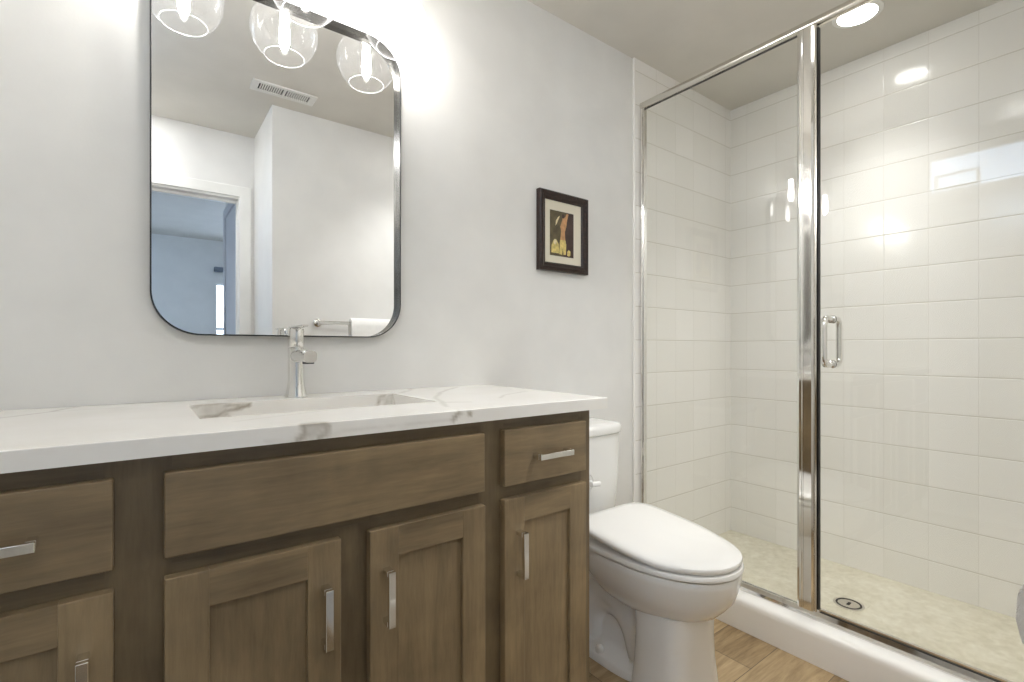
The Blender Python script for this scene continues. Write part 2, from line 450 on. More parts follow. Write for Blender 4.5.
# shower tiling: wall cladding, built as thin slabs with real thickness
struct('wall_tiled_back', B(1.806, XR, -.010, 0, .03, CZ), M['tile_back'], 'white square tiles on the back wall of the shower', 'tiled wall')
struct('trim_1', B(1.796, 1.8065, -.0115, 0, .12, CZ, .002), M['acrylic'], 'thin white edge strip ending the shower tile on the back wall', 'tile trim')
struct('wall_tiled_right', B(XR-.010, XR, YF, -.010, .03, CZ), M['tile_right'], 'white square tiles on the long shower wall', 'tiled wall')
struct('wall_tiled_front', B(1.806, XR-.010, YF, YF+.010, .03, CZ), M['tile_back'], 'white square tiles on the near shower wall', 'tiled wall')

# ---------------------------------------------------------------- shower pan
sp_ = thing('shower_pan', 'low shower pan with white curb and pale speckled floor', 'shower pan', (2.2, -.74, 0))
prof = [(1.775, 0), (1.775, .09), (1.776, .104), (1.780, .112), (1.787, .117), (1.797, .119), (1.835, .122), (1.868, .122), (1.876, .118), (1.882, .108), (1.894, .045), (1.904, .033), (1.92, .030), (1.92, 0)]
bm = bmesh.new()
rings(bm, [[(x, y, z) for x, z in prof] for y in (YF+.011, -.012)], smooth=False)
c = obj('curb', bm, M['acrylic'], sp_); autosmooth(c, 50)
obj('pan_floor', B(1.915, XR-.0105, YF+.011, -.0105, 0, .0305), M['pan'], sp_)
d0 = obj('drain_cover', lathe(bmesh.new(), 2.24, -.717, [(.0001, .0305), (.052, .0305), (.052, .0335), (.045, .0345), (.001, .0345)], 48), M['satin'], sp_); autosmooth(d0)
bm = bmesh.new(); lathe(bm, 2.24, -.717, [(.037, .0346), (.044, .0346), (.044, .0352), (.037, .0352), (.037, .0346)], 48, False, False)
box(bm, 2.226, 2.254, -.7220, -.7120, .0346, .0352)
obj('drain_slot', bm, M['dark'], d0)
obj('drain_plate', B(2.185, 2.295, -.772, -.662, .0303, .0322, .0008), M['pan'], sp_)

# ---------------------------------------------------------------- shower enclosure
GX = 1.85
se = thing('shower_enclosure', 'framed chrome and clear glass shower enclosure with hinged door', 'shower enclosure', (GX, -.74, .122))
bm = bmesh.new()
hp = [(GX-.006, 2.158), (GX-.013, 2.163), (GX-.016, 2.170), (GX-.0165, 2.178), (GX-.014, 2.186), (GX-.006, 2.191), (GX+.006, 2.191), (GX+.014, 2.186), (GX+.0165, 2.178), (GX+.016, 2.170), (GX+.013, 2.163), (GX+.006, 2.158)]
rings(bm, [[(x, y, z) for x, z in hp] for y in (YF+.011, -.011)], smooth=False)
autosmooth(obj('header_rail', bm, M['satin'], se), 45)
obj('header_channel', B(GX-.0045, GX+.0045, -.69, -.03, 2.1555, 2.1585), M['gasket'], se)
bm = bmesh.new()
rings(bm, [[(x, y, z) for x, z in ((GX-.022, .1225), (GX-.022, .127), (GX-.014, .134), (GX-.010, .149), (GX+.010, .149), (GX+.014, .134), (GX+.022, .127), (GX+.022, .1225))] for y in (YF+.011, -.011)], smooth=False)
autosmooth(obj('bottom_rail', bm, M['chrome'], se), 25)
obj('bottom_gasket', B(GX-.0105, GX+.0105, YF+.02, -.765, .1492, .1515), M['gasket'], se)
bm = bmesh.new(); box(bm, GX-.016, GX+.016, -.026, -.011, .149, 2.16, .003)
box(bm, GX-.009, GX+.009, -.032, -.025, .149, 2.16)
obj('wall_jamb', bm, M['chrome'], se)
bm = bmesh.new()
pp = [(-.694, GX-.014), (-.697, GX-.021), (-.704, GX-.024), (-.712, GX-.024), (-.714, GX-.0225), (-.717, GX-.0225), (-.719, GX-.024), (-.743, GX-.024), (-.749, GX-.021), (-.751, GX-.014), (-.751, GX+.02), (-.745, GX+.025), (-.70, GX+.025), (-.694, GX+.02)]
rings(bm, [[(x, y, z) for y, x in pp] for z in (.149, 2.16)], smooth=False)
autosmooth(obj('post', bm, M['chrome'], se), 20)
obj('fixed_panel', B(GX-.003, GX+.003, -.694, -.031, .149, 2.155), M['glass'], se)
dr = obj('door_panel', B(GX-.003, GX+.003, YF+.03, -.7605, .156, 2.150), M['glass'], se)
obj('post_flange', B(GX-.016, GX-.012, -.7565, -.750, .149, 2.16), M['satin'], se)
obj('door_edge_gasket', B(GX-.009, GX+.006, -.7605, -.7535, .156, 2.150), M['gasket'], dr)
obj('door_sweep', B(GX-.006, GX+.006, YF+.03, -.7605, .150, .159), M['satin'], dr)
obj('hinge_strip', B(GX-.014, GX+.014, YF+.011, YF+.03, .149, 2.16, .003), M['chrome'], se)
bm = bmesh.new()
hy = -.797
for s in (-1, 1):
    p0 = [(GX+s*.003, hy, .997), (GX+s*.030, hy, .994), (GX+s*.055, hy, .996), (GX+s*.063, hy, 1.015), (GX+s*.063, hy, 1.04), (GX+s*.063, hy, 1.105), (GX+s*.063, hy, 1.13), (GX+s*.055, hy, 1.149), (GX+s*.030, hy, 1.151), (GX+s*.003, hy, 1.148)]
    tube(bm, smoothpath(p0, 2), .0095, 16)
    for z in (.997, 1.148):
        lathe(bm, hy, z, [(.014, GX+s*.003), (.014, GX+s*.008), (.0105, GX+s*.010)], 20, axis='x')
autosmooth(obj('door_handle', bm, M['chrome'], dr), 50)

# ---------------------------------------------------------------- vanity cabinet
VX0, VX1, VF = -.335, .943, -.551
van = thing('vanity_cabinet', 'brown stained wooden bathroom vanity with shaker doors and chrome pulls', 'cabinet', ((VX0+VX1)/2, -.28, 0))
bm = bmesh.new()
box(bm, VX1-.018, VX1, VF+.018, -.002, 0, .89, .001)
box(bm, VX0, VX0+.018, VF+.018, -.002, 0, .89, .001)
box(bm, VX0+.018, VX1-.018, VF+.02, -.002, .10, .118); box(bm, VX0+.018, VX1-.018, -.012, -.002, .118, .75)
box(bm, VX0+.018, VX1-.018, -.49, -.475, 0, .10)
obj('carcass', bm, M['wood_z'], van)
bm = bmesh.new()
for a, b in ((VX0, -.305), (-.045, .034), (.274, .348), (.588, .661), (.902, VX1)):
    z1 = .72 if (a > .2 and a < .3) else .8885
    box(bm, a, b, VF, VF+.018, .10, z1, 0)
for a, b in ((-.305, -.045), (.034, .588), (.661, .902)):
    for z0, z1 in ((.855, .8885), (.700, .745), (.10, .14)):
        if a == .034 and z0 == .10:
            box(bm, a, .274, VF, VF+.018, z0, z1, mi=1); box(bm, .348, b, VF, VF+.018, z0, z1, mi=1)
        elif a == .034 and z0 == .700:
            box(bm, a, b, VF, VF+.0179, .7201, z1, mi=1); box(bm, a, .274, VF, VF+.018, z0, .72, mi=1); box(bm, .348, b, VF, VF+.018, z0, .72, mi=1)
        else: box(bm, a, b, VF, VF+.018, z0, z1, mi=1)
M['wood_frame_x'] = wood('alder_face_frame_across', 'x', .72)
obj('face_frame', bm, [M['wood_frame'], M['wood_frame_x']], van)

def pull(parent, x, z, length, vertical):
    bm = bmesh.new(); L = length/2; q = .0066
    yf = VF-.020; yo = yf-.031
    if vertical:
        box(bm, x-q, x+q, yo, yo+.009, z-L, z+L, .0008, 1)
        for s in (-1, 1):
            zc = z+s*(L-.005); box(bm, x-q, x+q, yo+.009, yf, zc-.005, zc+.005, .0006, 1)
    else:
        box(bm, x-L, x+L, yo, yo+.009, z-q, z+q, .0008, 1)
        for s in (-1, 1):
            xc = x+s*(L-.005); box(bm, xc-.005, xc+.005, yo+.009, yf, z-q, z+q, .0006, 1)
    o = obj('handle', bm, M['chrome'], parent); o['label'] = 'polished chrome square bar pull'; return o

def slab(name, x0, x1, z0, z1):
    return obj(name, B(x0, x1, VF-.020, VF-.001, z0, z1, .0022), M['wood_x'], van)

def shaker(x0, x1, z0, z1, hx):
    bm = bmesh.new(); s = .058; y0, y1 = VF-.020, VF-.001
    box(bm, x0, x0+s, y0, y1, z0, z1, .0018); box(bm, x1-s, x1, y0, y1, z0, z1, .0018)
    box(bm, x0+s-.0006, x1-s+.0006, y0+.0003, y1, z1-s, z1-.0003, .001, mi=1); box(bm, x0+s-.0006, x1-s+.0006, y0+.0003, y1, z0+.0003, z0+s, .001, mi=1)
    d = obj('door', bm, [M['wood_z'], M['wood_x']], van)
    obj('door_panel', B(x0+s-.004, x1-s+.004, y0+.0085, y1-.002, z0+s-.004, z1-s+.004), M['wood_z'], d)
    pull(d, hx, .58, .104, True); return d

dl = slab('drawer', -.295, -.035, .736, .864); pull(dl, -.164, .797, .106, False)
slab('false_front', .024, .597, .736, .864)
dr_ = slab('drawer', .651, .911, .736, .864); pull(dr_, .786, .797, .106, False)
shaker(-.295, -.035, .13, .706, -.066)
shaker(.024, .285, .13, .706, .256)
shaker(.338, .599, .13, .706, .370)
shaker(.651, .912, .13, .706, .690)

# ---------------------------------------------------------------- countertop and sink with veins
def veins_attr(o, fn):
    me = o.data; a = me.attributes.new('vein', 'FLOAT', 'POINT')
    off = root_of(o).location if o.parent else Vector()
    for i, v in enumerate(me.vertices): a.data[i].value = fn(v.co+off)
def segd(p, a, b):
    ab = b-a; L = ab.length_squared; t = max(0, min(1, (p-a).dot(ab)/L)) if L else 0
    return (p-(a+ab*t)).length, t
# each vein: points (x, y, z), half width, strength
VEINS = [
    ([(-.33, -.30, .92), (-.215, -.156, .92), (-.154, -.094, .92), (-.136, -.045, .92), (-.10, 0.02, .92)], .0035, .35),
    ([(-.154, -.094, .92), (-.10, -.085, .92), (-.04, -.09, .92)], .003, .22),
    ([(.094, -.12, .885), (.125, -.12, .888), (.152, -.12, .897), (.175, -.12, .905), (.205, -.12, .912)], .0035, .9),
    ([(.094, -.12, .917), (.135, -.12, .919), (.17, -.12, .914), (.205, -.12, .912)], .003, .7),
    ([(.152, -.12, .897), (.160, -.12, .885), (.163, -.12, .875)], .0035, .8),
    ([(.12, -.12, .905), (.15, -.12, .903)], .012, .35),
    ([(.525, -.12, .880), (.538, -.12, .900), (.533, -.12, .914)], .003, .8),
    ([(.533, -.12, .914), (.552, -.12, .913), (.556, -.12, .895), (.548, -.12, .880)], .003, .8),
    ([(.57, -.125, .914), (.572, -.135, .895), (.57, -.145, .878)], .003, .7),
    ([(.597, -.126, .92), (.66, -.06, .92), (.699, .02, .92)], .005, .3),
    ([(.69, .0, .92), (.735, -.02, .92)], .005, .3),
    ([(.54, -.50, .92), (.575, -.42, .92), (.612, -.317, .92), (.70, -.18, .92), (.758, -.118, .92), (.85, -.03, .92)], .0045, .30),
    ([(.575, -.42, .92), (.60, -.43, .92), (.632, -.453, .92)], .004, .4),
    ([(.746, -.419, .92), (.80, -.36, .92), (.93, -.30, .92)], .003, .25),
    ([(.208, -.576, .893), (.222, -.576, .905), (.218, -.576, .919), (.250, -.576, .919), (.259, -.576, .912), (.257, -.576, .900), (.245, -.576, .893)], .0042, .7),
    ([(.235, -.576, .907), (.24, -.576, .912)], .013, .40),
    ([(.512, -.576, .900), (.520, -.576, .909), (.528, -.576, .917)], .003, .8),
    ([(.520, -.576, .911), (.535, -.576, .914)], .003, .6),
    ([(.553, -.576, .914), (.557, -.576, .910)], .0035, .8),
    ([(.16, -.576, .895), (.21, -.576, .893), (.29, -.576, .902), (.42, -.576, .899), (.512, -.576, .903)], .002, .18),
    ([(.13, -.47, .92), (.24, -.43, .92), (.33, -.40, .92)], .0028, .22),
    ([(.20, -.25, .795), (.34, -.20, .795), (.47, -.30, .795)], .004, .4),
]
VEINS = [([Vector(p) for p in a], w_, s_) for a, w_, s_ in VEINS]
def vein_at(p):
    q = p+Vector((noise.noise(p*45), noise.noise(p*45+Vector((9, 3, 1))), noise.noise(p*45+Vector((2, 7, 5)))))*.0035
    best = 0
    for pts, wd, st in VEINS:
        for a, b in zip(pts[:-1], pts[1:]):
            d, _ = segd(q, a, b)
            if d < wd*2.2:
                best = max(best, st*max(0, min(1, (wd*2.2-d)/(wd*1.5))))
    return best

CX0, CX1, CY0, CT, CB = -.368, .986, -.576, .92, .891
hx0, hx1, hy0, hy1 = .082, .575, -.395, -.122
def lin(a, b, st):
    n = max(1, round((b-a)/st)); return [a+(b-a)*i/n for i in range(n+1)]
def grid_lines(br, st):
    o = [br[0]]
    for a, b in zip(br[:-1], br[1:]): o += lin(a, b, st)[1:]
    return o
xs = grid_lines([CX0, hx0, hx1, CX1], .006); ys = grid_lines([CY0, hy0, hy1, -.001], .006)
bm = bmesh.new(); vt = {}
def V(k, p):
    if k not in vt: vt[k] = bm.verts.new(p)
    return vt[k]
nx, ny = len(xs), len(ys)
ed = .0016
inhole = lambda i, j: xs[i] >= hx0-1e-6 and xs[i+1] <= hx1+1e-6 and ys[j] >= hy0-1e-6 and ys[j+1] <= hy1+1e-6
def gp(i, j, z):
    x, y = xs[i], ys[j]
    return (x, y, z)
def cnv(i, j):   # eased arris on the front and right edges of the top
    x, y = xs[i], ys[j]; z = CT
    if j == 0: y = CY0+ed
    if i == nx-1: x = CX1-ed
    return (x, y, z)
for i in range(nx-1):
    for j in range(ny-1):
        if inhole(i, j): continue
        bm.faces.new([V((0, a, b), cnv(a, b)) for a, b in ((i, j), (i+1, j), (i+1, j+1), (i, j+1))])
zs = [CT-ed]+[CT-ed-(CT-ed-CB)*k/5 for k in range(1, 6)]
for i in range(nx-1):     # front face
    bm.faces.new((V((0, i, 0), cnv(i, 0)), V((0, i+1, 0), cnv(i+1, 0)), V(('f', i+1, 0), (xs[i+1], CY0, zs[0])), V(('f', i, 0), (xs[i], CY0, zs[0]))))
    for k in range(5):
        bm.faces.new([V(('f', a, b), (xs[a], CY0, zs[b])) for a, b in ((i, k), (i+1, k), (i+1, k+1), (i, k+1))])
V(('s', 0, 0), (CX1, CY0, zs[0]));
for j in range(ny-1):     # right end face
    ks = lambda a, b: vt[('f', nx-1, b)] if a == 0 else V(('s', a, b), (CX1, ys[a], zs[b]))
    bm.faces.new((V((0, nx-1, j), None), V((0, nx-1, j+1), None), ks(j+1, 0), ks(j, 0)))
    for k in range(5): bm.faces.new((ks(j, k), ks(j+1, k), ks(j+1, k+1), ks(j, k+1)))
# underside
for a in ((CX0, CX1, CY0, hy0), (CX0, CX1, hy1, -.001), (CX0, hx0, hy0, hy1), (hx1, CX1, hy0, hy1)):
    bm.faces.new([bm.verts.new(p) for p in ((a[0], a[2], CB), (a[0], a[3], CB), (a[1], a[3], CB), (a[1], a[2], CB))])
# rim of the sink cut-out
for p, q in (((hx0, hy0), (hx1, hy0)), ((hx1, hy0), (hx1, hy1)), ((hx1, hy1), (hx0, hy1)), ((hx0, hy1), (hx0, hy0))):
    n = 60
    for k in range(n):
        a = [p[m]+(q[m]-p[m])*k/n for m in (0, 1)]; b = [p[m]+(q[m]-p[m])*(k+1)/n for m in (0, 1)]
        for t_ in range(5):
            z0 = CT-(CT-CB)*t_/5; z1 = CT-(CT-CB)*(t_+1)/5
            bm.faces.new([bm.verts.new(c_) for c_ in ((a[0], a[1], z0), (b[0], b[1], z0), (b[0], b[1], z1), (a[0], a[1], z1))])
bmesh.ops.remove_doubles(bm, verts=bm.verts, dist=.00005)
# back and left closing faces
bm.faces.new([bm.verts.new(p) for p in ((CX0, -.001, CB), (CX1, -.001, CB), (CX1, -.001, CT-.0001), (CX0, -.001, CT-.0001))])
bm.faces.new([bm.verts.new(p) for p in ((CX0, CY0, CB), (CX0, -.001, CB), (CX0, -.001, CT-.0001), (CX0, CY0, CT-.0001))])
ct = thing('countertop', 'white veined quartz vanity countertop with a rectangular sink cut-out', 'countertop', ((CX0+CX1)/2, -.29, CB))
top = obj('slab', bm, M['quartz'], ct, smooth=False)
veins_attr(top, vein_at)

sk = thing('sink', 'rectangular white veined undermount sink set in the countertop', 'sink', ((hx0+hx1)/2, -.26, .78))
bm = bmesh.new()
def rr3(z, inset, r, m=14):
    o = []
    x0, x1, y0, y1 = hx0+inset, hx1-inset, hy0+inset, hy1-inset
    cs_ = ((x1-r, y1-r, 0), (x0+r, y1-r, PI/2), (x0+r, y0+r, PI), (x1-r, y0+r, 3*PI/2))
    pts = []
    for cx_, cy_, a0 in cs_:
        for i in range(9):
            a = a0+PI/2*i/8; pts.append((cx_+r*math.cos(a), cy_+r*math.sin(a)))
    for k in range(len(pts)):
        a, b = pts[k], pts[(k+1) % len(pts)]
        n = {8: 60, 17: 22, 26: 60, 35: 22}.get(k, 1)
        for i in range(n): o.append((a[0]+(b[0]-a[0])*i/n, a[1]+(b[1]-a[1])*i/n, z))
    return o
lv = [(CB+.0, .0005)]+[(CB-.12*k/14, .0005+.006*k/14) for k in range(1, 14)]+[(CB-.126, .014), (CB-.130, .03), (CB-.134, .09), (CB-.136, .1355)]
rings(bm, [rr3(z, i, .018 if i < .05 else .002) for z, i in lv], False, True)
ol = [(CB-.145, .12), (CB-.14, .0), (CB-.13, -.008), (CB-.001, -.010), (CB-.001, .0005)]
rings(bm, [rr3(z, i, .018 if i < .05 else .002) for z, i in ol], True, False)
basin = obj('basin', bm, M['quartz'], sk); autosmooth(basin, 40)
veins_attr(basin, vein_at)
autosmooth(obj('drain', lathe(bmesh.new(), .328, -.258, [(.001, .7555), (.030, .7555), (.030, .7575), (.024, .7585), (.022, .757), (.001, .758)], 32), M['chrome'], sk))

# ---------------------------------------------------------------- faucet
FX, FY = .325, -.070
fa = thing('faucet', 'single chrome faucet standing behind the sink', 'faucet', (FX, FY, .92))
bm = lathe(bmesh.new(), FX, FY, [(.001, .9202), (.0285, .9202), (.0285, .923), (.0265, .930), (.0235, .943), (.0212, .958), (.0202, .975), (.0202, 1.03), (.0202, 1.051), (.0185, 1.0525), (.001, 1.0525)], 40)
autosmooth(obj('body', bm, M['chrome'], fa), 35)
bm = bmesh.new()
sp0 = [(FX, FY-.010, 1.030), (FX, FY-.06, 1.0300), (FX, FY-.115, 1.0295)]
rs = []
for (x, y, z), (w2, h2) in zip([(FX, FY-.012, 1.030), (FX, FY-.05, 1.030), (FX, FY-.118, 1.030), (FX, FY-.138, 1.030), (FX, FY-.142, 1.030)], [(.0165, .0165), (.0170, .0165), (.0175, .0160), (.0170, .0155), (.015, .0135)]):
    ring = []
    for k in range(36):
        a = 2*PI*k/36; c_, s_ = math.cos(a), math.sin(a)
        ring.append((x+w2*math.copysign(abs(c_)**(2/2.6), c_), y, z+h2*math.copysign(abs(s_)**(2/2.6), s_)))
    rs.append(ring)
rings(bm, rs)
spo = obj('spout', bm, M['chrome'], fa); autosmooth(spo, 40)
autosmooth(obj('aerator', lathe(bmesh.new(), FX, FY-.122, [(.001, 1.0120), (.0135, 1.0120), (.0135, 1.018), (.001, 1.018)], 28), M['dark'], spo))
bm = lathe(bmesh.new(), FX, FY, [(.001, 1.0545), (.0198, 1.0545), (.0206, 1.056), (.0206, 1.100), (.0195, 1.1035), (.001, 1.1040)], 40)
cap = obj('handle_cap', bm, M['chrome'], fa); autosmooth(cap, 35)
bm = bmesh.new()
rs = []
for y, w2, z, th in ((FY+.019, .010, 1.1060, .0020), (FY+.005, .0185, 1.1062, .0022), (FY-.02, .015, 1.1066, .0022), (FY-.06, .0095, 1.1075, .0020), (FY-.095, .0075, 1.1085, .0018)):
    rs.append([(FX+w2, y, z-th), (FX+w2, y, z+th), (FX-w2, y, z+th), (FX-w2, y, z-th)])
rings(bm, rs, smooth=False)
obj('lever', bm, M['chrome'], cap)

# ---------------------------------------------------------------- mirror
mi_ = thing('wall_mirror', 'tall rounded rectangle mirror in a thin dark metal frame above the vanity', 'mirror', (.327, 0, 1.083))
mx, mz, mw, mh, mr_ = .327, 1.5395, .632, .913, .105
def loop(y, ins):
    return [(x, y, z) for x, z in rrect(mx, mz, mw-2*ins, mh-2*ins, mr_-ins, 16)]
bm = bmesh.new(); rs = [loop(-.001, 0), loop(-.0300, 0), loop(-.0308, .0006), loop(-.0308, .0026), loop(-.0300, .0032), loop(-.007, .0032), loop(-.001, .0032)]
rings(bm, rs, False, False)
for f in bm.faces:
    c_ = f.calc_center_median()
    f.material_index = 0
fr = obj('frame', bm, [M['black'], M['framemetal']], mi_); autosmooth(fr, 30)
npt = len(loop(0, 0))
for p in fr.data.polygons:
    p.material_index = 1 if (p.index // npt) in (2, 3, 4, 5) and (p.index // npt) >= 4 else 0
bm = bmesh.new(); rings(bm, [loop(-.0065, .0034), loop(-.0025, .0034)], smooth=False)
obj('mirror_glass', bm, M['mirror'], mi_)

# ---------------------------------------------------------------- vanity light
GY, GZ, GR = -.125, 1.995, .093
vl = thing('vanity_light', 'three-globe chrome vanity light mounted above the mirror', 'wall lamp', (.335, 0, 2.17))
obj('backplate', B(.235, .435, -.022, -.0005, 2.12, 2.23, .004), M['chrome'], vl)
bm = bmesh.new(); tube(bm, [(.335, -.02, 2.175), (.335, GY, 2.175)], .011); obj('arm', bm, M['chrome'], vl, True)
bm = bmesh.new(); box(bm, .055, .615, GY-.009, GY+.009, 2.166, 2.184, .003); obj('cross_bar', bm, M['chrome'], vl)
for gx in (.085, .335, .585):
    sk_ = obj('socket', lathe(bmesh.new(), gx, GY, [(.001, 2.166), (.008, 2.166), (.008, 2.125), (.026, 2.122), (.028, 2.117), (.028, 2.070), (.018, 2.066), (.001, 2.066)], 32), M['chrome'], vl); autosmooth(sk_)
    a0 = math.asin(.0545/GR); a1 = PI-math.asin(.030/GR)
    pr = [(GR*math.sin(a0+(a1-a0)*k/30), GZ-GR*math.cos(a0+(a1-a0)*k/30)) for k in range(31)]
    inn = [((GR-.0025)*math.sin(a0+(a1-a0)*k/30), GZ-(GR-.0025)*math.cos(a0+(a1-a0)*k/30)) for k in range(31)]
    gl_ = obj('globe_shade', lathe(bmesh.new(), gx, GY, pr, 56, False, False), M['globe'], vl, True)
    bm = bmesh.new(); rz = GZ-GR*math.cos(a0)
    rs = []
    for k in range(56):
        a = 2*PI*k/56; rs.append([(gx+(.0545+.0016*math.cos(b_))*math.cos(a), GY+(.0545+.0016*math.cos(b_))*math.sin(a), rz+.0016*math.sin(b_)) for b_ in [2*PI*m/8 for m in range(8)]])
    rs.append(rs[0]); rings(bm, rs, False, False); obj('globe_rim', bm, M['globe_rim'], gl_, True)
    obj('bulb', lathe(bmesh.new(), gx, GY, [(.001, 1.938), (.006, 1.940), (.011, 1.948), (.0145, 1.965), (.0145, 1.99), (.0125, 2.02), (.011, 2.045), (.011, 2.0655), (.001, 2.0658)], 24), M['bulb'], vl, True)

# ---------------------------------------------------------------- recessed shower lamp and added unseen fill lights
def can(name, x, y, label, m, r=.078):
    o = thing(name, label, 'ceiling lamp', (x, y, CZ))
    autosmooth(obj('trim_ring', lathe(bmesh.new(), x, y, [(r, CZ-.0002), (r+.018, CZ-.0002), (r+.018, CZ-.003), (r+.004, CZ-.007), (r, CZ-.006), (r, CZ-.0002)], 48, False, False), M['trim'], o))
    obj('lens', lathe(bmesh.new(), x, y, [(.001, CZ-.0005), (r-.001, CZ-.0005), (r-.001, CZ-.0055), (.001, CZ-.0058)], 48), m, o)
    return o
def downlight(x, y, watts, radius, beam):
    l = bpy.data.lights.new('downlight_beam', 'SPOT'); l.energy = watts; l.color = (1, .995, .985)
    l.spot_size = math.radians(beam); l.spot_blend = 1.0; l.shadow_soft_size = radius
    o = bpy.data.objects.new('downlight_beam', l); COL.objects.link(o); o.location = (x, y, CZ-.012-radius*.0)
downlight(2.275, -.735, SPOT_SHOWER, .05, 98)
downlight(1.38, -1.06, FILL_SPOT_ROOM, .10, 112)  # beam of the added room fill light
can('recessed_light', 2.275, -.735, 'round recessed light in the ceiling over the shower', M['can_shower'], .067)
can('ceiling_fill_light', 1.38, -1.06, 'added unseen round fill light on the ceiling in front of the toilet', M['fill_room'], .14)  # added lamp kept out of view, brightens the room
can('ceiling_fill_light', -.16, -1.72, 'added unseen round fill light on the ceiling just inside the bedroom doorway', M['fill_entry'], .13)  # added lamp behind the camera, fills the vanity front

# ---------------------------------------------------------------- framed picture
px0, px1, pz0, pz1 = 1.220, 1.485, 1.357, 1.672
pf = thing('framed_picture', 'small dark wood framed picture hanging between the mirror and the shower', 'picture', ((px0+px1)/2, 0, pz0))
def rect(y, ins):
    return [(px0+ins, y, pz0+ins), (px1-ins, y, pz0+ins), (px1-ins, y, pz1-ins), (px0+ins, y, pz1-ins)]
bm = bmesh.new()
rings(bm, [rect(-.001, 0), rect(-.022, 0), rect(-.026, .004), rect(-.025, .014), rect(-.020, .022), rect(-.019, .028), rect(-.014, .034), rect(-.001, .034)], False, False, smooth=False)
obj('frame', bm, M['frame'], pf)
obj('mat_board', B(px0+.033, px1-.033, -.012, -.002, pz0+.033, pz1-.033), M['mat'], pf)
ax0, ax1, az0, az1 = 1.280, 1.408, 1.420, 1.600
bm = B(ax0, ax1, -.0135, -.0122, az0, az1)
def poly(pts, mi, y):
    vs = [bm.verts.new((ax0+u*(ax1-ax0), y, az0+v_*(az1-az0))) for u, v_ in pts]
    f = bm.faces.new(vs); f.material_index = mi
poly([(.55, 0), (1, 0), (1, 1), (.70, 1), (.62, .5)], 1, -.01355)
poly([(.42, .36), (.46, .56), (.42, .66), (.50, .80), (.53, .90), (.58, .92), (.62, .87), (.70, .98), (.78, .97), (.72, .84), (.68, .68), (.62, .55), (.64, .36)], 2, -.0137)
poly([(.24, .78), (.32, .86), (.40, .90), (.37, .84), (.28, .72), (.22, .66)], 4, -.0137)
poly([(.38, .05), (.40, .30), (.42, .37), (.64, .37), (.68, .28), (.66, .05), (.56, .04), (.53, .2), (.50, .04)], 3, -.0138)
poly([(.04, .06), (.06, .22), (.14, .34), (.26, .36), (.36, .26), (.38, .06)], 3, -.0137)
poly([(.14, .28), (.16, .36), (.24, .37), (.28, .30), (.22, .24)], 4, -.0139)
poly([(.72, .04), (.72, .12), (.78, .17), (.86, .14), (.86, .05), (.80, .02)], 3, -.0137)
# circles head
poly([(.545+.055*math.cos(a)*.9, .905+.05*math.sin(a)) for a in [2*PI*k/14 for k in range(14)]], 1, -.0139)
obj('print', bm, [M['art_bg'], M['art_dark'], M['art_skin'], M['art_yellow'], M['art_cream']], pf)

# ---------------------------------------------------------------- toilet
TX = 1.322
to = thing('toilet', 'white two-piece toilet with closed lid between vanity and shower', 'toilet', (TX, -.40, 0))
def lidring(hx, yf, yb, z, p=2.15, pb=5.5, tilt=.030): return [(x, y, z+tilt*max(0, (y+.60))/.32*(1 if z > .425 else 0)) for x, y, z in sup(TX, yf, yb, -.47, hx, z, p, 96, pb)]
bm = bmesh.new()
rings(bm, [lidring(.180, -.742, -.272, .4255), lidring(.184, -.746, -.268, .429), lidring(.186, -.748, -.266, .436), lidring(.184, -.746, -.268, .442), lidring(.176, -.735, -.276, .4475), lidring(.150, -.70, -.30, .4505), lidring(.09, -.62, -.36, .4525), lidring(.02, -.50, -.44, .453)])
autosmooth(obj('lid', bm, M['seat'], to), 40)
bm = bmesh.new()
rings(bm, [lidring(.182, -.745, -.262, .4035), lidring(.187, -.751, -.258, .408), lidring(.188, -.752, -.257, .415), lidring(.185, -.749, -.260, .4215), lidring(.175, -.735, -.27, .424)])
autosmooth(obj('seat', bm, M['seat'], to), 40)
for s in (-1, 1):
    autosmooth(obj('seat_hinge', B(TX+s*.075-.022, TX+s*.075+.022, -.262, -.225, .4035, .432, .006, 3), M['seat'], to), 40)
bm = bmesh.new()
def br(hx, yf, yb, ym, z, p=2.1, pb=2.6): return sup(TX, yf, yb, ym, hx, z, p, 72, pb)
prof = [(.104, -.600, -.30, -.46, .236), (.120, -.648, -.29, -.46, .250), (.137, -.686, -.27, -.465, .268), (.154, -.712, -.25, -.47, .295),
        (.168, -.731, -.235, -.47, .320), (.179, -.742, -.225, -.47, .355), (.184, -.747, -.22, -.47, .380), (.185, -.748, -.22, -.47, .394), (.182, -.745, -.222, -.47, .4005), (.172, -.73, -.23, -.47, .4022)]
rings(bm, [br(*a) for a in prof])
autosmooth(obj('bowl', bm, M['porcelain'], to), 50)
bm = bmesh.new()      # front column of the pedestal
def col(hx, yf, yb, z): return sup(TX, yf, yb, (yf+yb)/2, hx, z, 3.6, 64)
rings(bm, [col(.132, -.655, -.450, .0005), col(.130, -.652, -.452, .012), col(.123, -.642, -.460, .10), col(.119, -.640, -.463, .17), col(.117, -.642, -.46, .225), col(.114, -.640, -.45, .262)])
